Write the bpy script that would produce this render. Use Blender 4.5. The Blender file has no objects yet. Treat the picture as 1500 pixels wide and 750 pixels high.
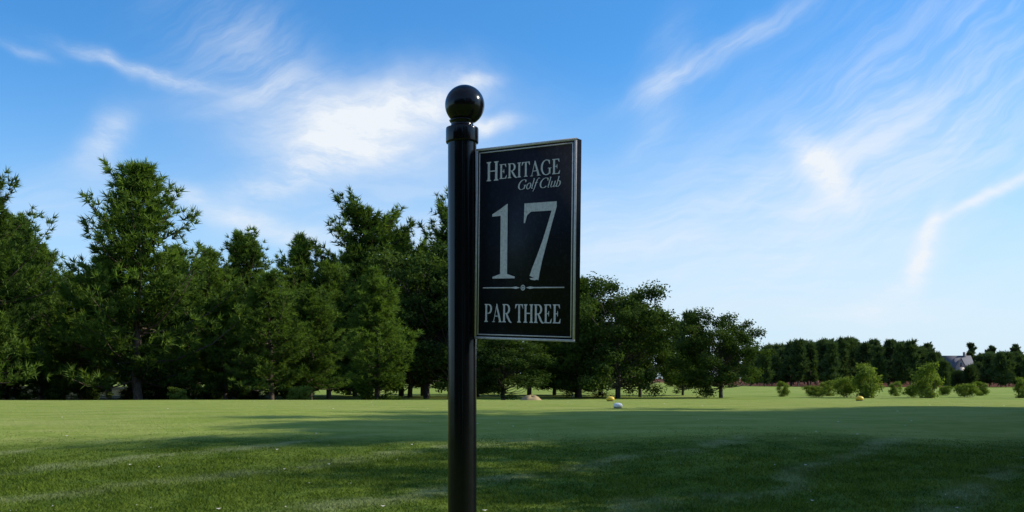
import bpy, math, numpy as np
from mathutils import Vector
rng=np.random.default_rng(7)
scene=bpy.context.scene
scene.view_settings.view_transform='Standard'
scene.view_settings.look='None'
scene.view_settings.exposure=0
CAMZ=1.6; F=1500.0; HY=565.0
SUN_AZ=math.radians(82); SUN_EL=math.radians(32)

# ------------------------------------------------------------ helpers
def link(o,parent=None):
    scene.collection.objects.link(o)
    if parent: o.parent=parent
    return o
def mk_mesh(name,V,Fc,mat=None,tint=None,matidx=None,smooth=False,mats=None):
    V=np.asarray(V,dtype=np.float32)
    me=bpy.data.meshes.new(name)
    if not isinstance(Fc,list): Fc=[Fc]
    Fc=[np.asarray(f,dtype=np.int32) for f in Fc if len(f)]
    nl=sum(f.size for f in Fc); nf=sum(len(f) for f in Fc)
    me.vertices.add(len(V)); me.vertices.foreach_set('co',V.ravel())
    me.loops.add(nl); me.loops.foreach_set('vertex_index',np.concatenate([f.ravel() for f in Fc]))
    me.polygons.add(nf)
    tot=np.concatenate([np.full(len(f),f.shape[1],dtype=np.int32) for f in Fc])
    st=np.concatenate([[0],np.cumsum(tot)[:-1]]).astype(np.int32)
    me.polygons.foreach_set('loop_start',st)
    me.polygons.foreach_set('loop_total',tot)
    if matidx is not None: me.polygons.foreach_set('material_index',np.asarray(matidx,dtype=np.int32))
    if smooth: me.polygons.foreach_set('use_smooth',np.ones(nf,dtype=bool))
    if tint is not None:
        a=me.attributes.new('tint','FLOAT','POINT'); a.data.foreach_set('value',np.asarray(tint,dtype=np.float32))
    me.update(calc_edges=True)
    for m in (mats or ([mat] if mat else [])): me.materials.append(m)
    return me
class Geo:
    def __init__(s): s.V=[];s.T=[];s.Q=[];s.n=0;s.tint=[];s.mt=[];s.mq=[]
    def add(s,V,T=None,Q=None,tint=0.5,m=0):
        V=np.asarray(V,float).reshape(-1,3)
        if T is not None and len(T): T=np.asarray(T);s.T.append(T+s.n); s.mt.append(np.full(len(T),m))
        if Q is not None and len(Q): Q=np.asarray(Q);s.Q.append(Q+s.n); s.mq.append(np.full(len(Q),m))
        s.V.append(V); s.tint.append(np.broadcast_to(np.asarray(tint,float),(len(V),)).copy()); s.n+=len(V)
    def mesh(s,name,mats,smooth=False):
        Fc=[];mi=[]
        if s.T: Fc.append(np.concatenate(s.T)); mi.append(np.concatenate(s.mt))
        if s.Q: Fc.append(np.concatenate(s.Q)); mi.append(np.concatenate(s.mq))
        return mk_mesh(name,np.concatenate(s.V),Fc,mats=mats,tint=np.concatenate(s.tint),matidx=np.concatenate(mi),smooth=smooth)
def tube(g,pts,rad,n=6,m=0,tint=0.5):
    pts=np.asarray(pts,float); k=len(pts)
    d=np.gradient(pts,axis=0); d/=np.linalg.norm(d,axis=1)[:,None]+1e-9
    up=np.array([0.31,0.17,0.93]); 
    if abs(d[0]@up)>.9: up=np.array([1,0.1,0])
    a=np.cross(d,up); a/=np.linalg.norm(a,axis=1)[:,None]; b=np.cross(d,a)
    th=np.linspace(0,2*np.pi,n,endpoint=False)
    V=(pts[:,None,:]+np.asarray(rad)[:,None,None]*(np.cos(th)[None,:,None]*a[:,None,:]+np.sin(th)[None,:,None]*b[:,None,:])).reshape(-1,3)
    i=np.arange(k-1)[:,None]*n; j=np.arange(n)[None,:]; j2=(j+1)%n
    Q=np.stack([i+j,i+j2,i+n+j2,i+n+j],-1).reshape(-1,4)
    g.add(V,Q=Q,m=m,tint=tint)

# ------------------------------------------------------------ node helpers
class NT:
    def __init__(s,tree): s.t=tree; s.n=tree.nodes; s.l=tree.links
    def new(s,typ,**kw):
        nd=s.n.new(typ)
        for k,v in kw.items(): setattr(nd,k,v)
        return nd
    def set(s,sock,v):
        if isinstance(v,bpy.types.NodeSocket): s.l.new(v,sock)
        else: sock.default_value=v
    def m(s,op,a,b=0.0,c=None,clamp=False):
        nd=s.new('ShaderNodeMath',operation=op,use_clamp=clamp)
        s.set(nd.inputs[0],a); s.set(nd.inputs[1],b)
        if c is not None: s.set(nd.inputs[2],c)
        return nd.outputs[0]
    def noise(s,vec,scale,detail=4,rough=.5,dist=0.0):
        nd=s.new('ShaderNodeTexNoise'); 
        if vec is not None: s.l.new(vec,nd.inputs['Vector'])
        nd.inputs['Scale'].default_value=scale; nd.inputs['Detail'].default_value=detail
        nd.inputs['Roughness'].default_value=rough; nd.inputs['Distortion'].default_value=dist
        return nd.outputs[0]
    def ramp(s,fac,lo,hi,a=0.0,b=1.0):
        nd=s.new('ShaderNodeMapRange',clamp=True,interpolation_type='SMOOTHSTEP')
        s.set(nd.inputs[0],fac); nd.inputs[1].default_value=lo; nd.inputs[2].default_value=hi
        nd.inputs[3].default_value=a; nd.inputs[4].default_value=b
        return nd.outputs[0]
    def mix(s,fac,a,b,blend='MIX'):
        nd=s.new('ShaderNodeMix',data_type='RGBA',blend_type=blend)
        s.set(nd.inputs[0],fac)
        for sock,v in ((nd.inputs[6],a),(nd.inputs[7],b)):
            if isinstance(v,bpy.types.NodeSocket): s.l.new(v,sock)
            else: sock.default_value=(*v,1)
        return nd.outputs[2]
    def comb(s,x,y,z=0.0):
        nd=s.new('ShaderNodeCombineXYZ')
        for i,v in enumerate((x,y,z)): s.set(nd.inputs[i],v)
        return nd.outputs[0]
def mat_new(name):
    m=bpy.data.materials.new(name); m.use_nodes=True
    t=NT(m.node_tree); b=m.node_tree.nodes['Principled BSDF']
    return m,t,b
def foliage_mat(name,dark,light,transl=.3):
    m,t,b=mat_new(name)
    at=t.new('ShaderNodeAttribute',attribute_name='tint')
    tc=t.new('ShaderNodeNewGeometry'); n=t.noise(tc.outputs['Position'],.7,2)
    oi=t.new('ShaderNodeObjectInfo')
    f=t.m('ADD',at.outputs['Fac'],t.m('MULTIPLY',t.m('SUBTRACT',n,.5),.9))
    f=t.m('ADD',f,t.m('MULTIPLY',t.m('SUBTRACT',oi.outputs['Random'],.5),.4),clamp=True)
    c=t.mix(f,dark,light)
    df=t.new('ShaderNodeBsdfDiffuse'); t.l.new(c,df.inputs[0])
    tr=t.new('ShaderNodeBsdfTranslucent'); c2=t.mix(1.0,c,(1.1,1.15,.35),'MULTIPLY'); t.l.new(c2,tr.inputs[0])
    mx=t.new('ShaderNodeMixShader'); mx.inputs[0].default_value=transl
    t.l.new(df.outputs[0],mx.inputs[1]); t.l.new(tr.outputs[0],mx.inputs[2])
    t.l.new(mx.outputs[0],t.n['Material Output'].inputs[0]); t.n.remove(b)
    return m
def bark_mat(name,c1,c2):
    m,t,b=mat_new(name)
    g=t.new('ShaderNodeTexCoord'); mp=t.new('ShaderNodeMapping'); mp.inputs['Scale'].default_value=(6,6,1.5)
    t.l.new(g.outputs['Object'],mp.inputs[0]); n=t.noise(mp.outputs[0],3,4,.6)
    t.l.new(t.mix(t.ramp(n,.35,.65),c1,c2),b.inputs['Base Color']); b.inputs['Roughness'].default_value=.9
    return m
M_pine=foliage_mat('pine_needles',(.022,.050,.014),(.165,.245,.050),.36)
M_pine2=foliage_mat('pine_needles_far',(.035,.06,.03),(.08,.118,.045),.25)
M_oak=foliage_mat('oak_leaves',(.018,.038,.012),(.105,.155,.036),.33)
M_shrub=foliage_mat('shrub_leaves',(.10,.15,.025),(.27,.33,.07),.35)
M_bark=bark_mat('pine_bark',(.05,.035,.025),(.14,.095,.065))
M_bark2=bark_mat('oak_bark',(.035,.03,.026),(.10,.085,.07))

# ------------------------------------------------------------ terrain
KY=np.array([-3000,-60,0,4,7,9,11.5,14.5,17,20,26,33.5,35.5,38,60,100,160,230,330,600,3500.])
KZ=np.array([-2,-.4,0,.1,.30,.47,.60,.82,1.0,1.09,1.13,1.14,1.02,.82,.86,1.12,1.4,2.1,3.1,6,20.])
def gz(x,y):
    x=np.asarray(x,float);y=np.asarray(y,float)
    z=np.interp(y,KY,KZ)
    z=(z*2+np.interp(y-.5,KY,KZ)+np.interp(y+.5,KY,KZ))/4
    w=.03*np.sin(x*.35+1.0)*np.sin(y*.5+.6)+.02*np.sin(x*.8+y*.3)
    far=np.clip((y-45)/60,0,1)*.12*(np.sin(x*.06+.7)+np.sin(x*.021+y*.013))
    return z+w*np.clip(1-(y-20)/10,.15,1)+far
def axis(a,b,fine0,fine1,step,grow=1.16):
    c=list(np.arange(fine0,fine1+1e-6,step)); s=step
    while c[-1]<b: s*=grow; c.append(c[-1]+s)
    s=step
    while c[0]>a: s*=grow; c.insert(0,c[0]-s)
    return np.array(c)
xs=axis(-3000,3000,-20,20,.4); ys=axis(-3000,3200,0,42,.35)
X,Y=np.meshgrid(xs,ys); Z=gz(X,Y)
V=np.stack([X,Y,Z],-1).reshape(-1,3); nx=len(xs)
i=np.arange(len(ys)-1)[:,None]*nx; j=np.arange(nx-1)[None,:]
Q=np.stack([i+j,i+j+1,i+nx+j+1,i+nx+j],-1).reshape(-1,4)
def pale_strips(t,px,py,P):
    """uneven paler strips running diagonally over the bank"""
    a=t.noise(P,.28,2); bb=t.noise(P,1.5,4,.65)
    q=t.m('MULTIPLY',t.m('SUBTRACT',px,t.m('MULTIPLY',py,.92)),.34)
    q=t.m('ADD',q,t.m('MULTIPLY',t.m('SUBTRACT',a,.5),1.3))
    q=t.m('ADD',q,t.m('MULTIPLY',t.m('SUBTRACT',bb,.5),.30))
    fr=t.m('ABSOLUTE',t.m('SUBTRACT',t.m('FRACT',q),.5))
    return t.m('MULTIPLY',t.ramp(fr,.18,.0),t.ramp(bb,.36,.60))
M_ground,t,b=mat_new('turf')
g=t.new('ShaderNodeNewGeometry'); P=g.outputs['Position']
sp=t.new('ShaderNodeSeparateXYZ'); t.l.new(P,sp.inputs[0]); px,py=sp.outputs[0],sp.outputs[1]
n1=t.noise(P,.35,3); n2=t.noise(P,2.2,5,.6); n3=t.noise(P,38,4,.7); n4=t.noise(P,9,4,.6)
mpn=t.new('ShaderNodeMapping'); mpn.inputs['Scale'].default_value=(.25,1.6,1); t.l.new(P,mpn.inputs[0]); n5=t.noise(mpn.outputs[0],1.6,4,.6)
rough_c=t.mix(t.ramp(n2,.3,.7),(.062,.108,.013),(.135,.185,.026))
rough_c=t.mix(t.ramp(n3,.45,.75,0,.5),rough_c,(.21,.245,.06))
rough_c=t.mix(t.m('MULTIPLY',pale_strips(t,px,py,P),.6),rough_c,(.29,.31,.14))
tee_c=t.mix(t.ramp(n2,.3,.7),(.215,.275,.045),(.285,.33,.07))
tee_c=t.mix(t.ramp(n5,.40,.66,0,.6),tee_c,(.35,.365,.11))
tee_c=t.mix(t.ramp(n3,.5,.8,0,.45),tee_c,(.14,.195,.035))
edge=t.m('ADD',py,t.m('ADD',t.m('MULTIPLY',t.m('SUBTRACT',n1,.5),2.6),t.m('MULTIPLY',t.m('SUBTRACT',n4,.5),1.4)))
isT=t.ramp(edge,13.9,15.5)
c=t.mix(isT,rough_c,tee_c)
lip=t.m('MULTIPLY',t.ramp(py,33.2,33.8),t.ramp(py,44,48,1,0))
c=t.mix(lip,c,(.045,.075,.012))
fair=t.ramp(py,46,50); fc=t.mix(t.ramp(n1,.35,.65),(.21,.275,.05),(.27,.315,.075)); c=t.mix(fair,c,fc)
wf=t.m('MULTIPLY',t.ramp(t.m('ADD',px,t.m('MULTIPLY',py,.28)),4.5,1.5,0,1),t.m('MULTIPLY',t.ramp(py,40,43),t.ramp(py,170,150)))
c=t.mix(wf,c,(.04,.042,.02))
ps=t.m('MULTIPLY',t.ramp(t.m('ADD',py,t.m('MULTIPLY',t.m('SUBTRACT',t.noise(P,.05,3),.5),30)),168,174),t.ramp(px,30,50))
c=t.mix(ps,c,(.17,.07,.045))
t.l.new(c,b.inputs['Base Color']); b.inputs['Roughness'].default_value=.9; b.inputs['Specular IOR Level'].default_value=.04
bp=t.new('ShaderNodeBump'); bp.inputs['Strength'].default_value=.75; bp.inputs['Distance'].default_value=.045
t.l.new(t.m('ADD',t.m('MULTIPLY',n3,.6),t.m('MULTIPLY',n4,1.0)),bp.inputs['Height']); t.l.new(bp.outputs[0],b.inputs['Normal'])
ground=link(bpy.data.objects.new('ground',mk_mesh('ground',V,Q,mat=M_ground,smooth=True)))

# grass blades
M_grass,t,b=mat_new('grass_blade')
at=t.new('ShaderNodeAttribute',attribute_name='tint'); g_=t.new('ShaderNodeNewGeometry')
n=t.noise(g_.outputs['Position'],2.2,4,.6); sp=t.new('ShaderNodeSeparateXYZ'); t.l.new(g_.outputs['Position'],sp.inputs[0])
f=t.m('ADD',at.outputs['Fac'],t.m('MULTIPLY',t.m('SUBTRACT',n,.5),1.4),clamp=True)
c=t.mix(f,(.044,.088,.010),(.185,.245,.032)); c=t.mix(t.ramp(at.outputs['Fac'],.94,.97),c,(.38,.37,.18))
c=t.mix(t.m('MULTIPLY',pale_strips(t,sp.outputs[0],sp.outputs[1],g_.outputs['Position']),.6),c,(.31,.34,.15))
df=t.new('ShaderNodeBsdfDiffuse'); t.l.new(c,df.inputs[0])
tr=t.new('ShaderNodeBsdfTranslucent'); t.l.new(c,tr.inputs[0]); mx=t.new('ShaderNodeMixShader'); mx.inputs[0].default_value=.35
t.l.new(df.outputs[0],mx.inputs[1]); t.l.new(tr.outputs[0],mx.inputs[2]); t.l.new(mx.outputs[0],t.n['Material Output'].inputs[0]); t.n.remove(b)
def blades(N,y0,y1,hw,seed):
    r=np.random.default_rng(seed)
    y=y0+(y1-y0)*r.random(N)**.9; x=(r.random(N)*2-1)*(hw*y+1.5)
    lim=14.6+.5*np.sin(x*.55)+.4*np.sin(x*1.7+2)+r.normal(0,.7,N)
    k=y<lim; x=x[k];y=y[k];N=len(x)
    cl=.5+.5*np.sin(x*3.1+np.sin(y*2.3)*2)*np.sin(y*3.7+np.sin(x*1.9)*2)
    cl=.6*cl+.4*(.5+.5*np.sin(x*7.3+np.sin(y*5.1)*2.5)*np.sin(y*8.9+np.sin(x*4.7)*2.2))
    x=x+r.normal(0,.02,N); z=gz(x,y)-.004
    fade=np.clip((16.2-y)/4,.35,1)
    h=(.011+.030*r.random(N))*(.4+1.15*cl)*fade; w=.004+.005*r.random(N)
    a=r.random(N)*2*np.pi; la=r.random(N)*2*np.pi; ln=h*(.3+1.1*r.random(N))
    V=np.empty((N,3,3)); 
    V[:,0]=np.stack([x-np.cos(a)*w,y-np.sin(a)*w,z],-1)
    V[:,1]=np.stack([x+np.cos(a)*w,y+np.sin(a)*w,z],-1)
    V[:,2]=np.stack([x+np.cos(la)*ln,y+np.sin(la)*ln,z+h],-1)
    return V.reshape(-1,3),np.repeat(r.random(N)*.74+.25*cl,3)
A=[blades(310000,7.5,16,.56,1),blades(45000,1.0,7.5,.6,2)]
V=np.concatenate([a[0] for a in A]); tt=np.concatenate([a[1] for a in A])
link(bpy.data.objects.new('grass',mk_mesh('grass',V,np.arange(len(V)).reshape(-1,3),mat=M_grass,tint=tt)))

# ------------------------------------------------------------ trees
def needles(g,pos,axis,L,W,nn,tint,r,m=0,spread=.95):
    N=len(pos); pos=np.repeat(pos,nn,0); ax=np.repeat(axis,nn,0); tint=np.repeat(tint,nn)
    d=ax+r.normal(0,spread*.6,(N*nn,3)); d/=np.linalg.norm(d,axis=1)[:,None]
    s=np.cross(d,r.normal(0,1,(N*nn,3))); s/=np.linalg.norm(s,axis=1)[:,None]
    l=(L*(.65+.6*r.random(N*nn)))[:,None]; w=W*.5
    V=np.empty((N*nn,3,3)); V[:,0]=pos-s*w; V[:,1]=pos+s*w; V[:,2]=pos+d*l
    g.add(V.reshape(-1,3),T=np.arange(N*nn*3).reshape(-1,3),tint=np.repeat(np.clip(tint+r.normal(0,.08,N*nn),0,1),3),m=m)
def pine_geo(g,seed,H=10,R=2.8,base=.08,nwh=26,per=6,dens=12,nn=13,L=.34,W=.058,power=.7,off=(0,0,0),tubes=True,irreg=.35):
    r=np.random.default_rng(seed); off=np.array(off,float)
    n=8; t=np.linspace(0,1,n); bx=np.cumsum(r.normal(0,.05,n))*H/10; by=np.cumsum(r.normal(0,.05,n))*H/10; bx-=bx[0];by-=by[0]
    tr=np.stack([bx,by,t*H*.97-.15*(t==0)],-1)
    tube(g,tr+off,(.017*H)*(1-t)**.8+.012*H/10,7,m=1)
    lob=r.random(5)*6.28
    PP=[];AA=[];TT=[]
    for k in range(nwh):
        tp=(k+r.random()*.6)/nwh; z=(base+(1-base)*tp)
        c0=np.array([np.interp(z,t,bx),np.interp(z,t,by),z*H])
        a0=r.random()*6.28; layer=.72+.45*r.random()
        for q in range(per):
            if r.random()<.08+.1*(1-tp): continue
            a=a0+q*6.283/per+r.normal(0,.3)
            Lb=R*max(1-tp,.0)**power*min(1,.68+1.6*tp)*layer*(1-irreg*.5+irreg*1.3*(r.random()-.3))*(1+.16*math.sin(a*2+lob[0])+.12*math.sin(a*3+tp*9+lob[1]))
            Lb=max(Lb,.3*H/10)
            e=math.radians(2+46*tp+r.normal(0,9))
            dh=np.array([math.cos(a),math.sin(a),0]); 
            s_=np.linspace(0,1,4)
            br=c0+dh*(s_*Lb*math.cos(e))[:,None]+np.array([0,0,1])*(s_*Lb*math.sin(e)+.22*Lb*s_**2.2-.10*Lb*np.sin(s_*3.14))[:,None]
            if tubes: tube(g,br+off,(.014*Lb+.012)*(1-s_*.85),3,m=1)
            nt=int(5+Lb*dens)
            s=.2+.8*r.random(nt)**.75
            side=np.cross(dh,[0,0,1]); lat=r.normal(0,1,nt)*Lb*.20*(.35+.65*np.sin(s*2.6))
            p=np.stack([np.interp(s,s_,br[:,i]) for i in range(3)],-1)+side*lat[:,None]+np.array([0,0,1])*(r.normal(0,.10,nt)+.05+abs(lat)*.18)[:,None]+dh*(-abs(lat)*.25)[:,None]
            ax=dh*.55+side*np.sign(lat)[:,None]*.4*r.random(nt)[:,None]+np.array([0,0,.65])
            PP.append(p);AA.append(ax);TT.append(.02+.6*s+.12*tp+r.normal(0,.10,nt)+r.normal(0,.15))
    nt=14; zz=np.linspace(.93,1.0,nt)*H; PP.append(np.stack([bx[-1]+r.normal(0,.07,nt),by[-1]+r.normal(0,.07,nt),zz],-1)); AA.append(np.tile([0,0,1.],(nt,1))+r.normal(0,.3,(nt,3))); TT.append(np.full(nt,.7))
    needles(g,np.concatenate(PP)+off,np.concatenate(AA),L,W,nn,np.concatenate(TT),r)
def oak_geo(g,seed,H=10,a=3.4,zc=.52,c=4.8,ncl=90,leaf=.17,per=300,rc=(.55,1.15),trunk=True,dens=1.0,off=(0,0,0),low=.05):
    r=np.random.default_rng(seed); off=np.array(off,float)
    d=r.normal(0,1,(ncl,3)); d/=np.linalg.norm(d,axis=1)[:,None]
    rad=(.35+.65*r.random(ncl)**.5)[:,None]
    lob=1+.2*np.sin(np.arctan2(d[:,1],d[:,0])*3+r.random()*6)[:,None]+.12*np.sin(d[:,2:]*5+r.random()*6)
    C=d*rad*lob*np.array([a,a,c])*.86; C[:,2]+=zc*H
    C[:,2]=np.maximum(C[:,2],low*H+r.random(ncl)*.08*H)
    rr=rc[0]+(rc[1]-rc[0])*r.random(ncl)
    if trunk:
        n=7; t=np.linspace(0,1,n); tx=np.cumsum(r.normal(0,.08,n)); ty=np.cumsum(r.normal(0,.08,n)); tx-=tx[0]; ty-=ty[0]
        tz=t*H*.8
        tube(g,np.stack([tx,ty,tz-.15*(t==0)],-1)+off,.02*H*(1-t)**.9+.02,7,m=1)
    else: tx=ty=tz=np.zeros(2)
    for i in range(ncl):
        if trunk: z0=min(max(C[i,2]*.55,.12*H),.72*H); p0=np.array([np.interp(z0,tz,tx),np.interp(z0,tz,ty),z0])
        else: p0=np.array([r.normal(0,.15),r.normal(0,.15),0])
        s=np.linspace(0,1,5)[:,None]; mid=r.normal(0,.18,3)
        pts=p0*(1-s)+C[i]*s+mid*np.sin(s*3.14)+np.array([0,0,-.25])*np.sin(s*3.14)
        tube(g,pts+off,(.05*(1-s[:,0]*.85)+.006)*H/10,4,m=1)
    n=(per*rr**2*dens*1.5).astype(int); idx=np.repeat(np.arange(ncl),n); N=len(idx)
    dd=r.normal(0,1,(N,3)); dd/=np.linalg.norm(dd,axis=1)[:,None]
    p=C[idx]+dd*(rr[idx]*r.random(N)**.45*(1+.3*np.sin(dd[:,0]*7+idx)))[:,None]*np.array([1.1,1.1,.75])
    nrm=dd*.6+r.normal(0,.7,(N,3))+np.array([0,0,.6]); nrm/=np.linalg.norm(nrm,axis=1)[:,None]
    u=np.cross(nrm,r.normal(0,1,(N,3))); u/=np.linalg.norm(u,axis=1)[:,None]; v=np.cross(nrm,u)
    sz=(leaf*(.6+.7*r.random(N)))[:,None]
    V=np.stack([p-u*sz*.6,p-v*sz*.38,p+u*sz*.6,p+v*sz*.38],1).reshape(-1,3)
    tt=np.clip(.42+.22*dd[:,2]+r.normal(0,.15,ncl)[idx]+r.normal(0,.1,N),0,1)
    g.add(V+off,Q=np.arange(N*4).reshape(-1,4),tint=np.repeat(tt,4))
def build(fn,name,mats,**kw):
    g=Geo(); fn(g,**kw); return g.mesh(name,mats)
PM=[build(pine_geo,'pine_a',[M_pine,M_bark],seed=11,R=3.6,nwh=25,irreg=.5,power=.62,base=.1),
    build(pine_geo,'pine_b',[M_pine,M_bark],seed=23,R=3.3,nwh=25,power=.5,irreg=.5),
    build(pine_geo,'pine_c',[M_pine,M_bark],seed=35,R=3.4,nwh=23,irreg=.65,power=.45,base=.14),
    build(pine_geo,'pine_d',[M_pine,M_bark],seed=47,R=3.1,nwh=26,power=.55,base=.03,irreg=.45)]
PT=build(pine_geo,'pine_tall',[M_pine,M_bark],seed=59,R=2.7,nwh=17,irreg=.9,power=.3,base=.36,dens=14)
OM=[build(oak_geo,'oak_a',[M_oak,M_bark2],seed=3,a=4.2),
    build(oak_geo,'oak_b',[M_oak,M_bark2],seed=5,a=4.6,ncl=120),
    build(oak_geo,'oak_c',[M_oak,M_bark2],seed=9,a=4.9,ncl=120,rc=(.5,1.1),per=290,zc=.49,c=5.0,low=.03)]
SM=[build(oak_geo,'shrub_a',[M_shrub,M_bark2],seed=13,H=2.4,a=1.4,c=1.0,zc=.45,ncl=34,rc=(.28,.5),leaf=.11,per=800,trunk=False),
    build(oak_geo,'shrub_b',[M_shrub,M_bark2],seed=17,H=2.4,a=1.1,c=1.2,zc=.5,ncl=30,rc=(.25,.5),leaf=.11,per=800,trunk=False)]
UM=build(oak_geo,'understorey',[M_oak,M_bark2],seed=19,H=2.4,a=1.6,c=1.1,zc=.42,ncl=36,rc=(.28,.5),leaf=.12,per=700,trunk=False)
def place(mesh,name,pxx,top,d,H0=10.,ws=1.0,rot=None,X=None,H=None):
    x=(pxx-750)/F*d if X is None else X
    z=float(gz(x,d))
    h=(HY-top)/F*d+CAMZ-z if H is None else H
    o=link(bpy.data.objects.new(name,mesh)); s=h/H0
    o.location=(x,d,z-.05); o.scale=(s*ws,s*ws,s); o.rotation_euler=(0,0,rng.random()*6.28 if rot is None else rot)
    return o
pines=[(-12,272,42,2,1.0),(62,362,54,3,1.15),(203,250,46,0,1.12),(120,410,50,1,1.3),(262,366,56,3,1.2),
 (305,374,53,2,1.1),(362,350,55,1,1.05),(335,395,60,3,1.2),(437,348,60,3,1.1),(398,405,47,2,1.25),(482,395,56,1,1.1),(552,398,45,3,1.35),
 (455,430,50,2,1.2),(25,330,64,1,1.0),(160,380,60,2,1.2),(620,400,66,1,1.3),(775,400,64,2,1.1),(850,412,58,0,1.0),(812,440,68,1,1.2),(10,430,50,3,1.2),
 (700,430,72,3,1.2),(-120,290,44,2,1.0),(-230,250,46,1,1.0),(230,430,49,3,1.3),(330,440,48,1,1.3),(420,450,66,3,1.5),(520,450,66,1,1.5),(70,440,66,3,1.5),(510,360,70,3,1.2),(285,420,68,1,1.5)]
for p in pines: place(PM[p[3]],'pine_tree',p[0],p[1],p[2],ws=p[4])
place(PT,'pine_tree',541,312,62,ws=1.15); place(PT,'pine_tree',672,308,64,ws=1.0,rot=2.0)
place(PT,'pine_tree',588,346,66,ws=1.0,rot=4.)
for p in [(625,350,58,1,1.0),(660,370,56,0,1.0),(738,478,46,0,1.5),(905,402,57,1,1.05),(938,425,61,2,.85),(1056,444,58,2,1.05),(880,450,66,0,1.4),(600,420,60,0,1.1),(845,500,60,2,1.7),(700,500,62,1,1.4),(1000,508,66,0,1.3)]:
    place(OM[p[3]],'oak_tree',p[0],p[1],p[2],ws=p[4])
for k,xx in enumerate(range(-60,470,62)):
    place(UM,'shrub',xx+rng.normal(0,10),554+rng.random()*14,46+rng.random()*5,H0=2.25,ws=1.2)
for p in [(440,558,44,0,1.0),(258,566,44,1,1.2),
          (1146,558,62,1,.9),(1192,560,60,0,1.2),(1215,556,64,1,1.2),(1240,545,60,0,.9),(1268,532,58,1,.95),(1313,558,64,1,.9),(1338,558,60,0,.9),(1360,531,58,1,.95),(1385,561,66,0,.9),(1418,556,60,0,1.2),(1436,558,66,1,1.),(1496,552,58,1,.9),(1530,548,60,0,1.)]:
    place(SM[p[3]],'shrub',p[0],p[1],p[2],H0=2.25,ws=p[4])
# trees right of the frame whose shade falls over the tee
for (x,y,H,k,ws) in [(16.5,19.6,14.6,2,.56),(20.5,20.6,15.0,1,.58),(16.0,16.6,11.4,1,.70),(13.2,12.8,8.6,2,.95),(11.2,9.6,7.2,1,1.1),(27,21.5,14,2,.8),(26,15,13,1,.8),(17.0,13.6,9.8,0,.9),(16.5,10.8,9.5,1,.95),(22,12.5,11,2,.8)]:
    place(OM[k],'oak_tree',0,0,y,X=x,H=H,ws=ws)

# distant treeline (one mass)
g=Geo(); r=np.random.default_rng(99)
def dist_tree(g,x,y,H,seed,base=.14,W=.30):
    pine_geo(g,seed,H=H,R=H*.24,base=base,nwh=10,per=5,dens=15*3/H*1.2,nn=6,L=.9,W=W,power=.42,off=(x,y,float(gz(x,y))-.1),tubes=False,irreg=.8)
k=0
for row,(d0,step) in enumerate([(176,14),(196,13),(222,12),(255,12)]):
    pxx=1085.
    while pxx<1560:
        pxx+=step*(.5+1.0*r.random()); d=d0+r.normal(0,6)
        top=np.interp(pxx,[1085,1130,1180,1250,1330,1350,1380,1395,1412,1430,1450,1500,1560],[518,508,501,499,502,512,520,546,546,522,518,520,515])+abs(r.normal(0,8))
        x=(pxx-750)/F*d; z=float(gz(x,d)); k+=1
        dist_tree(g,x,d,(HY-top)/F*d+CAMZ-z,1000+k)
for xx in np.arange(-190,60,4.5):
    for d0 in (125,140):
        x=xx+r.normal(0,1.5); d=d0+r.normal(0,4); k+=1
        if x>26: continue
        dist_tree(g,x,d,8+r.random()*3,1000+k,base=.05)
for xx in np.arange(26,420,6.0):
    x=xx+r.normal(0,2); d=300+r.normal(0,10); k+=1
    dist_tree(g,x,d,9+r.random()*3,1000+k,base=.02,W=.5)
link(bpy.data.objects.new('distant_treeline',g.mesh('distant_treeline',[M_pine2,M_bark])))
g=Geo()  # unseen trees behind the camera, added to darken the post's reflections and the sign
for xx in np.arange(-42,44,4.2):
    for d0 in (-20,-27):
        k+=1; dist_tree(g,xx+r.normal(0,1),d0+r.normal(0,1.5),11+r.random()*4,1000+k,base=.05,W=.5)
link(bpy.data.objects.new('unseen_tree_row',g.mesh('unseen_tree_row',[M_pine2,M_bark])))

# ------------------------------------------------------------ house
def simple(name,col,rough=.7,bumpscale=None):
    m,t,b=mat_new(name)
    tc=t.new('ShaderNodeTexCoord'); n=t.noise(tc.outputs['Object'],bumpscale or 8,5,.6)
    cc=t.mix(n,tuple(c*.8 for c in col),tuple(min(c*1.2,1) for c in col)); t.l.new(cc,b.inputs['Base Color']); b.inputs['Roughness'].default_value=rough
    return m
def box(g,x0,y0,z0,x1,y1,z1,m=0):
    V=[(x0,y0,z0),(x1,y0,z0),(x1,y1,z0),(x0,y1,z0),(x0,y0,z1),(x1,y0,z1),(x1,y1,z1),(x0,y1,z1)]
    g.add(V,Q=[(0,1,5,4),(1,2,6,5),(2,3,7,6),(3,0,4,7),(4,5,6,7),(0,3,2,1)],m=m)
M_brick,t,b=mat_new('brick'); br=t.new('ShaderNodeTexBrick'); tc=t.new('ShaderNodeTexCoord'); t.l.new(tc.outputs['Object'],br.inputs[0])
br.inputs['Color1'].default_value=(.25,.11,.08,1); br.inputs['Color2'].default_value=(.20,.09,.06,1); br.inputs['Mortar'].default_value=(.3,.27,.24,1); br.inputs['Scale'].default_value=4; t.l.new(br.outputs[0],b.inputs['Base Color'])
M_roof=simple('roof_shingle',(.12,.12,.14),.9); M_white=simple('white_trim',(.75,.75,.72)); M_glass=simple('window_glass',(.03,.04,.05),.1)
hd=285; hx=(1400-750)/F*hd; hz=float(gz(hx,hd))
house=link(bpy.data.objects.new('brick_house',None)); house.location=(hx,hd,hz); house.scale=(.66,.66,.92)
def part(name,g,mats,parent,smooth=False):
    return link(bpy.data.objects.new(name,g.mesh(name,mats,smooth)),parent)
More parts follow.
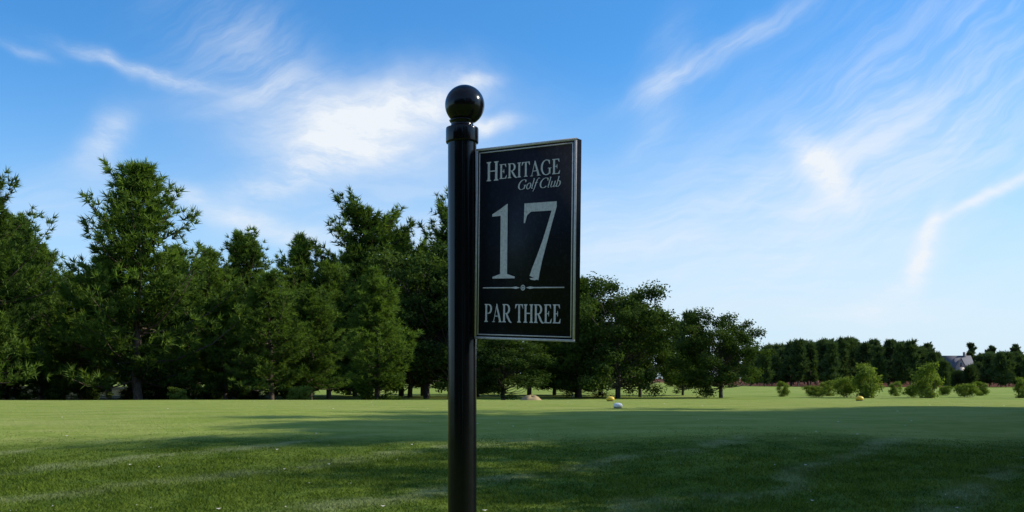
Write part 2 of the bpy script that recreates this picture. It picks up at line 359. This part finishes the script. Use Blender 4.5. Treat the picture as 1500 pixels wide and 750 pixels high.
g=Geo(); box(g,-6,-4,0,6,4,4.2); g.add([(-6,-4,4.2),(-6,4,4.2),(-6,0,7.6)],T=[(0,1,2)]); g.add([(6,-4,4.2),(6,4,4.2),(6,0,7.6)],T=[(0,1,2)])
box(g,-3,-6.5,0,1.5,-4.003,4.2); g.add([(-3,-6.5,4.2),(1.5,-6.5,4.2),(-.75,-6.5,6.9)],T=[(0,1,2)]); box(g,3.2,-.5,6.5,4.2,.5,8.9)
part('walls',g,[M_brick],house)
g=Geo()
def slab(a,b_,c_,d_):
    g.add([a,b_,c_,d_,tuple(np.array(a)+(0,0,.18)),tuple(np.array(b_)+(0,0,.18)),tuple(np.array(c_)+(0,0,.18)),tuple(np.array(d_)+(0,0,.18))],Q=[(0,1,2,3),(4,5,6,7),(0,1,5,4),(1,2,6,5),(2,3,7,6),(3,0,4,7)])
slab((-6.4,-4.4,3.9),(6.4,-4.4,3.9),(6.4,0,7.65),(-6.4,0,7.65)); slab((-6.4,4.4,3.9),(6.4,4.4,3.9),(6.4,0,7.65),(-6.4,0,7.65))
slab((-3.4,-6.8,3.75),(-3.4,-1,3.75),(-.75,-1,6.95),(-.75,-6.8,6.95)); slab((1.9,-6.8,3.75),(1.9,-1,3.75),(-.75,-1,6.95),(-.75,-6.8,6.95))
part('roof',g,[M_roof],house)
g=Geo(); gw=Geo()
for (x,y,z) in [(-5,-4,1),(3,-4,1),(4.8,-4,1),(-2.2,-6.5,1),(-.2,-6.5,1),(-1.1,-6.5,4.3)]:
    box(g,x,y-.06,z,x+.9,y-.005,z+1.5); box(gw,x+.1,y-.08,z+.1,x+.8,y-.063,z+1.4)
part('window_frames',g,[M_white],house); part('window_panes',gw,[M_glass],house)
g=Geo(); box(g,1.8,-4.08,0,2.7,-4.005,2.1); part('door',g,[M_white],house)

# sandy mound seen below the branches
g=Geo(); r=np.random.default_rng(4)
th=np.linspace(0,2*np.pi,24,endpoint=False); Vs=[];Qs=[]
for i_,(s,h) in enumerate([(1.0,-.05),(.85,.16),(.6,.3),(.3,.38),(.02,.4)]):
    for a in th: Vs.append((math.cos(a)*s*(1+.15*math.sin(3*a)),math.sin(a)*.7*s,h*(1+.15*math.sin(2*a+s*4))))
for i_ in range(4):
    for j_ in range(24): Qs.append((i_*24+j_,i_*24+(j_+1)%24,(i_+1)*24+(j_+1)%24,(i_+1)*24+j_))
g.add(Vs,Q=Qs); o=part('sand_mound',g,[simple('sand',(.40,.28,.13),.95)],None,True); xx=(778-750)/F*43; o.location=(xx,43,float(gz(xx,43))-.02); o.scale=(.55,.6,.9)

# ------------------------------------------------------------ tee markers
def lathe(g,prof,n=32,m=0,sx=1,sy=1,c=(0,0,0)):
    th=np.linspace(0,2*np.pi,n,endpoint=False); k=len(prof)
    V=np.array([[c[0]+p[0]*math.cos(a)*sx,c[1]+p[0]*math.sin(a)*sy,c[2]+p[1]] for p in prof for a in th])
    i=np.arange(k-1)[:,None]*n; j=np.arange(n)[None,:]; j2=(j+1)%n
    g.add(V,Q=np.stack([i+j,i+j2,i+n+j2,i+n+j],-1).reshape(-1,4),m=m)
def tee_marker(pxx,d,col,s):
    e=link(bpy.data.objects.new('tee_marker',None)); x=(pxx-750)/F*d; e.location=(x,d,float(gz(x,d))); e.scale=(s,s,s)
    mt,t,b=mat_new('marker_paint'); b.inputs['Base Color'].default_value=(*col,1); b.inputs['Roughness'].default_value=.45
    tc=t.new('ShaderNodeTexCoord'); n=t.noise(tc.outputs['Object'],25,4); t.l.new(t.mix(t.ramp(n,.55,.75,0,.4),col,tuple(c*.5 for c in col)),b.inputs['Base Color'])
    g=Geo(); a=np.linspace(0,math.pi/2,10)
    prof=[(.085,.02),(.10,.03)]+[(.105*math.cos(q)**.8+.0005,.055+.065*math.sin(q)) for q in a]
    lathe(g,prof,28,sy=.8); part('cap',g,[mt],e,True)
    g=Geo(); lathe(g,[(.002,-.04),(.075,-.03),(.088,.005),(.088,.018),(.075,.022),(.001,.022)],24,sy=.8); part('base_ring',g,[simple('marker_base',(.06,.06,.06))],e,True)
    g=Geo(); lathe(g,[(.012,-.12),(.012,.0)],8); part('spike',g,[simple('spike_metal',(.3,.3,.3),.4)],e)
tee_marker(905,22.5,(.8,.8,.8),1.0); tee_marker(894,31,(.80,.52,.04),1.2); tee_marker(1259,31.5,(.80,.52,.04),1.2)
g=Geo(); r=np.random.default_rng(21); N=170
y=9+22*r.random(N)**1.2; x=(r.random(N)*2-1)*.5*y; z=gz(x,y)+.02*(y<14)+.006; a=r.random(N)*6.28; s=.008+.018*r.random(N)
V=np.stack([np.stack([x+np.cos(a+q)*s*(1 if q in(0,math.pi) else .5),y+np.sin(a+q)*s*(1 if q in(0,math.pi) else .5),z+.006*math.sin(q*2+1)],-1) for q in (0,math.pi/2,math.pi,1.5*math.pi)],1).reshape(-1,3)
g.add(V,Q=np.arange(N*4).reshape(-1,4)); part('fallen_leaves',g,[simple('dry_leaf',(.6,.55,.42))],None)

# ------------------------------------------------------------ sign
sign=link(bpy.data.objects.new('golf_hole_sign',None))
M_post,t,b=mat_new('black_gloss_paint'); tc=t.new('ShaderNodeTexCoord'); n=t.noise(tc.outputs['Object'],60,4)
t.l.new(t.mix(n,(.003,.003,.004),(.007,.007,.009)),b.inputs['Base Color']); t.l.new(t.ramp(t.noise(tc.outputs['Object'],14,5,.7),.3,.7,.12,.2),b.inputs['Roughness'])
b.inputs['Specular IOR Level'].default_value=.34
PX,PY=-.175,3.6; pz=lambda yy:CAMZ+(HY-yy)/F*PY
g=Geo(); zb=float(gz(PX,PY))-.1
lathe(g,[(.0503,zb),(.0503,zb+.3),(.0503,1.2),(.0503,pz(212)),(.0503,pz(210))],64,c=(PX,PY,0))
lathe(g,[(.0503,pz(210.5)),(.0565,pz(209.5)),(.0575,pz(208)),(.0575,pz(190)),(.0565,pz(188)),(.047,pz(186.5)),(.040,pz(185)),(.039,pz(181)),(.043,pz(179)),(.046,pz(177)),(.03,pz(175))],64,c=(PX,PY,0))
part('post',g,[M_post],sign,True)
g=Geo(); a=np.linspace(-math.pi/2,math.pi/2,32); cz=pz(154)
lathe(g,[(.0695*math.cos(q)+1e-5,cz+.0695*math.sin(q)) for q in a],48,c=(PX+.009,PY,0)); part('ball_finial',g,[M_post],sign,True)
g=Geo(); lathe(g,[(.09,zb+.08),(.088,zb+.115),(.06,zb+.125),(.052,zb+.13)],32,c=(PX,PY,0)); part('footing',g,[M_post],sign,True)

d1,d2=3.575,3.315
def wp(x,y,d): return np.array([(x-750)/F*d,d,CAMZ+(HY-y)/F*d])
P00=wp(695.5,495.5,d1); P01=wp(698.5,219,d1); P10=wp(841.5,500.5,d2)
E1=P10-P00; E2=P01-P00; NN=np.cross(E1,E2); NN/=np.linalg.norm(NN)
if NN[1]>0: NN=-NN
W=np.linalg.norm(E1); Hh=np.linalg.norm(E2)
def Mp(u,v,w=0): return P00+u*E1+v*E2+w*NN
def sbox(g,u0,v0,u1,v1,w0,w1,m=0):
    V=[Mp(u,v,w) for w in (w0,w1) for (u,v) in ((u0,v0),(u1,v0),(u1,v1),(u0,v1))]
    g.add(V,Q=[(0,1,2,3),(4,5,6,7),(0,1,5,4),(1,2,6,5),(2,3,7,6),(3,0,4,7)],m=m)
M_panel,t,b=mat_new('sign_black'); tc=t.new('ShaderNodeTexCoord'); n=t.noise(tc.outputs['Object'],90,5,.7)
t.l.new(t.mix(t.ramp(n,.45,.8),(.005,.006,.010),(.024,.026,.038)),b.inputs['Base Color']); b.inputs['Roughness'].default_value=.5; b.inputs['Specular IOR Level'].default_value=.25
M_silver,t,b=mat_new('silver_lettering'); tc=t.new('ShaderNodeTexCoord'); n=t.noise(tc.outputs['Object'],120,5,.7)
t.l.new(t.mix(t.ramp(n,.3,.7),(.62,.55,.51),(.84,.75,.69)),b.inputs['Base Color']); b.inputs['Roughness'].default_value=.6
g=Geo(); sbox(g,0,0,1,1,-.028,0); part('panel',g,[M_panel],sign)
g=Geo()
def frame(i0,i1,w):
    a0=i0/W;a1=i1/W;b0=i0/Hh;b1=i1/Hh
    sbox(g,a0,b0,1-a0,b1,-.0005,w); sbox(g,a0,1-b1,1-a0,1-b0,-.0005,w); sbox(g,a0,b1,a1,1-b1,-.0005,w); sbox(g,1-a1,b1,1-a0,1-b1,-.0005,w)
frame(-.0015,.0065,.002); frame(.0125,.0160,.0015)
part('border',g,[M_silver],sign)
g=Geo()
for v in (.25,.75): sbox(g,-.10,v-.02,.02,v+.02,-.024,-.006)
part('brackets',g,[M_post],sign)
# glyphs
TH=.15; TN=.05; SF=.045
def Rr(x0,y0,x1,y1): return [np.array([[x0,y0],[x1,y0],[x1,y1],[x0,y1]])]
def Pg(*p): return [np.array(p)]
def St(pts,ws):
    pts=np.array(pts,float); ws=np.broadcast_to(np.array(ws,float),(len(pts),)); d=np.gradient(pts,axis=0); d/=np.linalg.norm(d,axis=1)[:,None]+1e-9
    nn=np.stack([-d[:,1],d[:,0]],-1); a=pts+nn*ws[:,None]/2; b_=pts-nn*ws[:,None]/2
    return [('strip',a,b_)]
def Arc(cx,cy,rx,ry,a0,a1,wmin,wmax,n=28,ph=0.0):
    a=np.radians(np.linspace(a0,a1,n)); p=np.stack([cx+rx*np.cos(a),cy+ry*np.sin(a)],-1)
    w=wmin+(wmax-wmin)*np.abs(np.cos(a+ph))**1.3
    return St(p,w)
def serif(xc,y,w,up):
    s=1 if up else -1
    return Pg((xc-w,y),(xc+w,y),(xc+w,y+s*SF*.7),(xc+TH*.45,y+s*SF*2.0),(xc-TH*.45,y+s*SF*2.0),(xc-w,y+s*SF*.7))
def stem(x,y0=0,y1=1,w=TH): return Rr(x-w/2,y0,x+w/2,y1)
def gH(): return stem(.18)+stem(.66)+Rr(.18,.48,.66,.48+TN+.01)+sum([serif(x,0,.15,True)+serif(x,1,.15,False) for x in(.18,.66)],[]),.84
def gE(): return stem(.18)+serif(.18,0,.14,True)+serif(.18,1,.14,False)+Rr(.18,0,.62,TN)+Rr(.18,1-TN,.58,1)+Rr(.18,.48,.44,.48+TN)+Pg((.62,0),(.66,.24),(.63,.24),(.5,TN-.005),(.5,0))+Pg((.58,1),(.60,.78),(.57,.78),(.46,1-TN+.005),(.46,1))+Pg((.44,.36),(.44,.65),(.41,.65),(.37,.51),(.41,.36)),.70
def gP(): return stem(.18)+serif(.18,0,.15,True)+serif(.18,1,.14,False)+Arc(.36,.73,.25,.245,90,-90,TN,TH)+Rr(.18,1-TN,.37,1)+Rr(.18,.46,.37,.46+TN),.70
def gR(): return gP()[0]+St([(.36,.5),(.50,.28),(.62,.1),(.72,.02),(.82,0)],[.10,.15,.14,.09,.04]),.80
def gI(): return stem(.18)+serif(.18,0,.15,True)+serif(.18,1,.15,False),.36
def gT(): return stem(.36)+serif(.36,0,.15,True)+Rr(.05,1-TN,.67,1)+Pg((.05,1),(.02,.76),(.05,.76),(.18,1-TN+.005),(.18,1))+Pg((.67,1),(.70,.76),(.67,.76),(.54,1-TN+.005),(.54,1)),.71
def gA(): return St([(.12,0),(.40,1)],[.05,.05])+Pg((.36,1.02),(.42,1.02),(.78,0),(.62,0),(.345,.86))+Rr(.22,.31,.62,.31+TN)+Pg((.0,0),(.25,0),(.25,SF*.7),(.0,SF*.7))+Pg((.55,0),(.86,0),(.86,SF*.7),(.55,SF*.7)),.84
def gG(): return Arc(.46,.5,.37,.49,48,320,TN,TH)+stem(.72,.06,.42,.13)+Rr(.58,.42-.001,.86,.42+SF*.8)+Pg((.70,.98),(.73,.98),(.735,.70),(.71,.70),(.62,.86))+Pg((.655,.06),(.785,.06),(.74,.2),(.66,.17)),.88
def gC(): return Arc(.46,.5,.37,.49,50,318,TN,TH)+Pg((.72,.98),(.75,.98),(.755,.68),(.73,.68),(.64,.86)),.80
def go(): return Arc(.24,.31,.19,.30,0,180,TN,.11)+Arc(.24,.31,.19,.30,180,360,TN,.11),.47
def gl(): return Rr(.08,.04,.18,1.05)+Pg((.02,1.05),(.18,1.05),(.18,1.0),(.06,.99))+St([(.13,.1),(.17,.01),(.26,.05)],[.09,.06,.03]),.26
def gf(): return St([(.08,-.28),(.14,.0),(.16,.5),(.20,.9),(.30,1.06),(.42,1.0)],[.04,.09,.10,.09,.06,.07])+Rr(.03,.56,.33,.61),.33
def gu(): return Rr(.07,.1,.17,.62)+Rr(.37,.04,.47,.62)+St([(.12,.14),(.17,.03),(.27,.03),(.40,.2)],[.09,.08,.05,.04])+St([(.42,.1),(.47,.01),(.55,.05)],[.09,.06,.03]),.54
def gb(): return Rr(.07,.04,.17,1.05)+Pg((.01,1.05),(.17,1.05),(.17,1.0),(.05,.99))+Arc(.22,.31,.20,.29,120,-150,TN,.11),.50
def g1(): return stem(.30,0,.93,.15)+Pg((.225,.90),(.375,.93),(.375,1.0),(.36,1.0),(.2,.93),(.04,.87),(.04,.84),(.225,.845))+Pg((.06,0),(.54,0),(.54,.022),(.375,.06),(.225,.06),(.06,.022)),.6
def g7():
    return Pg((.06,.99),(.66,.99),(.66,.93),(.60,.875),(.06,.875))+Pg((.06,.99),(.03,.99),(.02,.73),(.045,.73),(.085,.83),(.16,.8755),(.06,.8755))+St([(.635,.95),(.54,.72),(.44,.48),(.34,.26),(.27,.10),(.235,0)],[.07,.075,.09,.12,.16,.185])+Pg((.145,0),(.33,0),(.32,-.015),(.25,-.03),(.17,-.02)),.68
GL={'H':gH,'E':gE,'P':gP,'R':gR,'I':gI,'T':gT,'A':gA,'G':gG,'C':gC,'o':go,'l':gl,'f':gf,'u':gu,'b':gb,'1':g1,'7':g7}
gl_=Geo()
def emit(polys,x,y,sx,sy,sh=0.0):
    for k,p in enumerate(polys):
        w=.0012+k*.00006
        f=lambda q:Mp(x+(q[0]+sh*q[1])*sx,y+q[1]*sy,w)
        if isinstance(p,tuple):
            a,b_=p[1],p[2]; n=len(a); V=[f(q) for q in a]+[f(q) for q in b_]
            gl_.add(V,Q=[(i,i+1,n+i+1,n+i) for i in range(n-1)])
        else:
            c=p.mean(0); n=len(p); V=[f(q) for q in p]+[f(c)]
            gl_.add(V,T=[(i,(i+1)%n,n) for i in range(n)])
def text(s,u0,u1,v0,v1,sh=0.0,first=1.0,gap=.04,space=.3,caps=None):
    tot=0; L=[]
    for i,ch in enumerate(s):
        if ch==' ': L.append((None,space,1)); tot+=space; continue
        p,a=GL[ch](); k=first if (i==0) else 1.0; L.append((p,a*k+gap,k)); tot+=a*k+gap
    sx=(u1-u0)/(tot-gap); x=u0
    for p,a,k in L:
        if p is not None: emit(p,x,v0-(k-1)*(v1-v0)*.25,sx*k,(v1-v0)*k,sh)
        x+=a*sx
text('HERITAGE',.105,.855,.832,.908,first=1.32,gap=.0)
text('Golf Club',.425,.85,.768,.818,sh=.28,gap=.0,space=.22)
text('PAR THREE',.10,.875,.088,.182,gap=.0,space=.28)
emit(g1()[0],.155,.315,.48,.385); emit(g7()[0],.49,.315,.50,.385)
sbox(gl_,.085,.2635,.46,.2695,.0003,.0018); sbox(gl_,.54,.2635,.90,.2695,.0003,.0018)
gl_.add([Mp(.43,.2600,.0021),(Mp(.47,.2665,.0021)),Mp(.43,.2730,.0021),Mp(.36,.2665,.0021)],Q=[(0,1,2,3)]); gl_.add([Mp(.57,.2600,.0021),(Mp(.53,.2665,.0021)),Mp(.57,.2730,.0021),Mp(.64,.2665,.0021)],Q=[(0,1,2,3)])
a=np.linspace(0,2*np.pi,25); ro,ri=.0095,.0062
V=[Mp(.5+ro*math.cos(q)/W,.2665+ro*math.sin(q)/Hh,.0024) for q in a]+[Mp(.5+ri*math.cos(q)/W,.2665+ri*math.sin(q)/Hh,.0024) for q in a]
gl_.add(V,Q=[(i,i+1,26+i,25+i) for i in range(24)])
a=a[:-1]; V=[Mp(.5+.004*math.cos(q)/W,.2665+.004*math.sin(q)/Hh,.0024) for q in a]+[Mp(.5,.2665,.0024)]
gl_.add(V,T=[(i,(i+1)%24,24) for i in range(24)])
part('lettering',gl_,[M_silver],sign)

# ------------------------------------------------------------ world
w=bpy.data.worlds.new('World'); scene.world=w; w.use_nodes=True
t=NT(w.node_tree); bg=t.n['Background']; STR=.1; bg.inputs[1].default_value=STR
sky=t.new('ShaderNodeTexSky',sky_type='NISHITA'); sky.sun_disc=False; sky.sun_elevation=SUN_EL; sky.sun_rotation=SUN_AZ
sky.air_density=1.0; sky.dust_density=.4; sky.ozone_density=2.5
tc=t.new('ShaderNodeTexCoord'); sp=t.new('ShaderNodeSeparateXYZ'); t.l.new(tc.outputs['Generated'],sp.inputs[0])
az=t.m('ARCTAN2',sp.outputs[0],sp.outputs[1]); el=t.m('ARCSINE',sp.outputs[2])
base=t.comb(az,el,0)
wn=t.new('ShaderNodeTexNoise'); t.l.new(base,wn.inputs['Vector']); wn.inputs['Scale'].default_value=7; wn.inputs['Detail'].default_value=4; wn.inputs['Roughness'].default_value=.55
vm=t.new('ShaderNodeVectorMath',operation='MULTIPLY_ADD'); t.l.new(wn.outputs['Color'],vm.inputs[0]); vm.inputs[1].default_value=(.065,.065,0)
va=t.new('ShaderNodeVectorMath',operation='SUBTRACT'); t.l.new(base,va.inputs[0]); va.inputs[1].default_value=(.0325,.0325,0); t.l.new(va.outputs[0],vm.inputs[2]); wv=vm.outputs[0]
def streak(angle,sx,sy,det=5,rough=.6,scale=1,vec=wv):
    mr=t.new('ShaderNodeMapping'); mr.inputs['Rotation'].default_value=(0,0,-math.radians(angle)); t.l.new(vec,mr.inputs[0])
    ms=t.new('ShaderNodeMapping'); ms.inputs['Scale'].default_value=(sx,sy,1); t.l.new(mr.outputs[0],ms.inputs[0])
    return t.noise(ms.outputs[0],scale,det,rough)
sL=t.ramp(streak(10,7,22,5,.68),.36,.66); sR=t.ramp(streak(33,4,26,5,.66),.38,.66); sF=t.ramp(streak(-12,14,40,5,.7),.34,.66); sH=t.ramp(streak(6,3,24,4,.66),.34,.66)
def ang(pxx,pyy):
    a=math.atan((pxx-750)/F); return a,math.atan((HY-pyy)/F*math.cos(a))
acc=None
def blob(x,y,rx,ry,rot,s,tex,lo=.0):
    """soft elliptical cloud patch at a fixed azimuth/elevation, broken up by fibre noise"""
    global acc
    a,e=ang(x,y)
    mp=t.new('ShaderNodeMapping',vector_type='TEXTURE'); t.l.new(wv,mp.inputs[0])
    mp.inputs['Location'].default_value=(a,e,0); mp.inputs['Rotation'].default_value=(0,0,math.radians(rot)); mp.inputs['Scale'].default_value=(rx/F,ry/F,1)
    dp=t.new('ShaderNodeVectorMath',operation='DOT_PRODUCT'); t.l.new(mp.outputs[0],dp.inputs[0]); t.l.new(mp.outputs[0],dp.inputs[1])
    m=t.m('POWER',.367879,dp.outputs['Value'])
    k=t.m('MULTIPLY_ADD',tex,s*(1-lo),s*lo)
    acc=t.m('MULTIPLY',m,k) if acc is None else t.m('MULTIPLY_ADD',m,k,acc)
blob(530,180,170,60,-4,1.0,sL,.5)
blob(600,155,105,36,8,.7,sF,.5)
blob(500,215,95,36,0,.5,sF,.4)
blob(430,265,95,28,22,.6,sF,.35)
blob(390,110,130,70,-40,.45,sR,.15)
blob(722,178,42,10,0,.8,sF,.6)
blob(700,128,30,8,5,.6,sF,.5)
blob(218,98,85,10,-14,.8,sF,.4)
blob(40,60,30,9,-14,.3,sF,.4)
blob(165,215,50,22,50,.6,sF,.5)
blob(350,320,125,16,-12,.85,sL,.4)
blob(60,320,140,50,0,.45,sH,.3)
blob(600,330,240,90,0,.38,sH,.3)
blob(1212,240,58,22,-55,.7,sF,.5)
blob(1060,65,130,16,25,.5,sR,.3)
blob(965,130,90,28,65,.36,sR,.4)
blob(1350,170,300,130,25,.55,sR,.25)
blob(1100,300,330,80,10,.52,sH,.35)
blob(1455,290,80,8,25,.8,sF,.6)
blob(1355,365,46,13,70,.8,sF,.6)
blob(1310,410,70,16,35,.5,sF,.4)
blob(1200,430,420,80,0,.5,sH,.5)
away=t.ramp(t.m('ABSOLUTE',az),.65,1.0); acc=t.m('ADD',acc,t.m('MULTIPLY',away,t.m('MULTIPLY',sL,.4)))
fac=t.m('MULTIPLY',acc,.92,clamp=True)
hz_=t.ramp(el,.0,.34,1.0,0.0); hz_=t.m('MULTIPLY',t.m('POWER',hz_,1.2),t.ramp(az,-.5,.45,.58,.92))
skc=t.mix(1.0,sky.outputs[0],(.56,1.34,1.92),'MULTIPLY')
base_c=t.mix(hz_,skc,(6.9,8.3,9.5))
cc=t.mix(fac,base_c,(8.6,9.1,9.7))
t.l.new(cc,bg.inputs[0])

sun=bpy.data.lights.new('sun','SUN'); sun.energy=5.0; sun.angle=math.radians(.53); sun.color=(1,.94,.82)
so=link(bpy.data.objects.new('sun',sun)); sd=Vector((math.sin(SUN_AZ)*math.cos(SUN_EL),math.cos(SUN_AZ)*math.cos(SUN_EL),math.sin(SUN_EL)))
so.rotation_euler=sd.to_track_quat('Z','Y').to_euler(); so.location=(30,10,40)
cam=bpy.data.cameras.new('camera'); co=link(bpy.data.objects.new('camera',cam)); cam.lens=36; cam.sensor_width=36; cam.shift_y=(HY-375)/1500
co.location=(0,0,CAMZ); co.rotation_euler=(math.pi/2,0,0); cam.clip_end=8000; cam.clip_start=.05; scene.camera=co
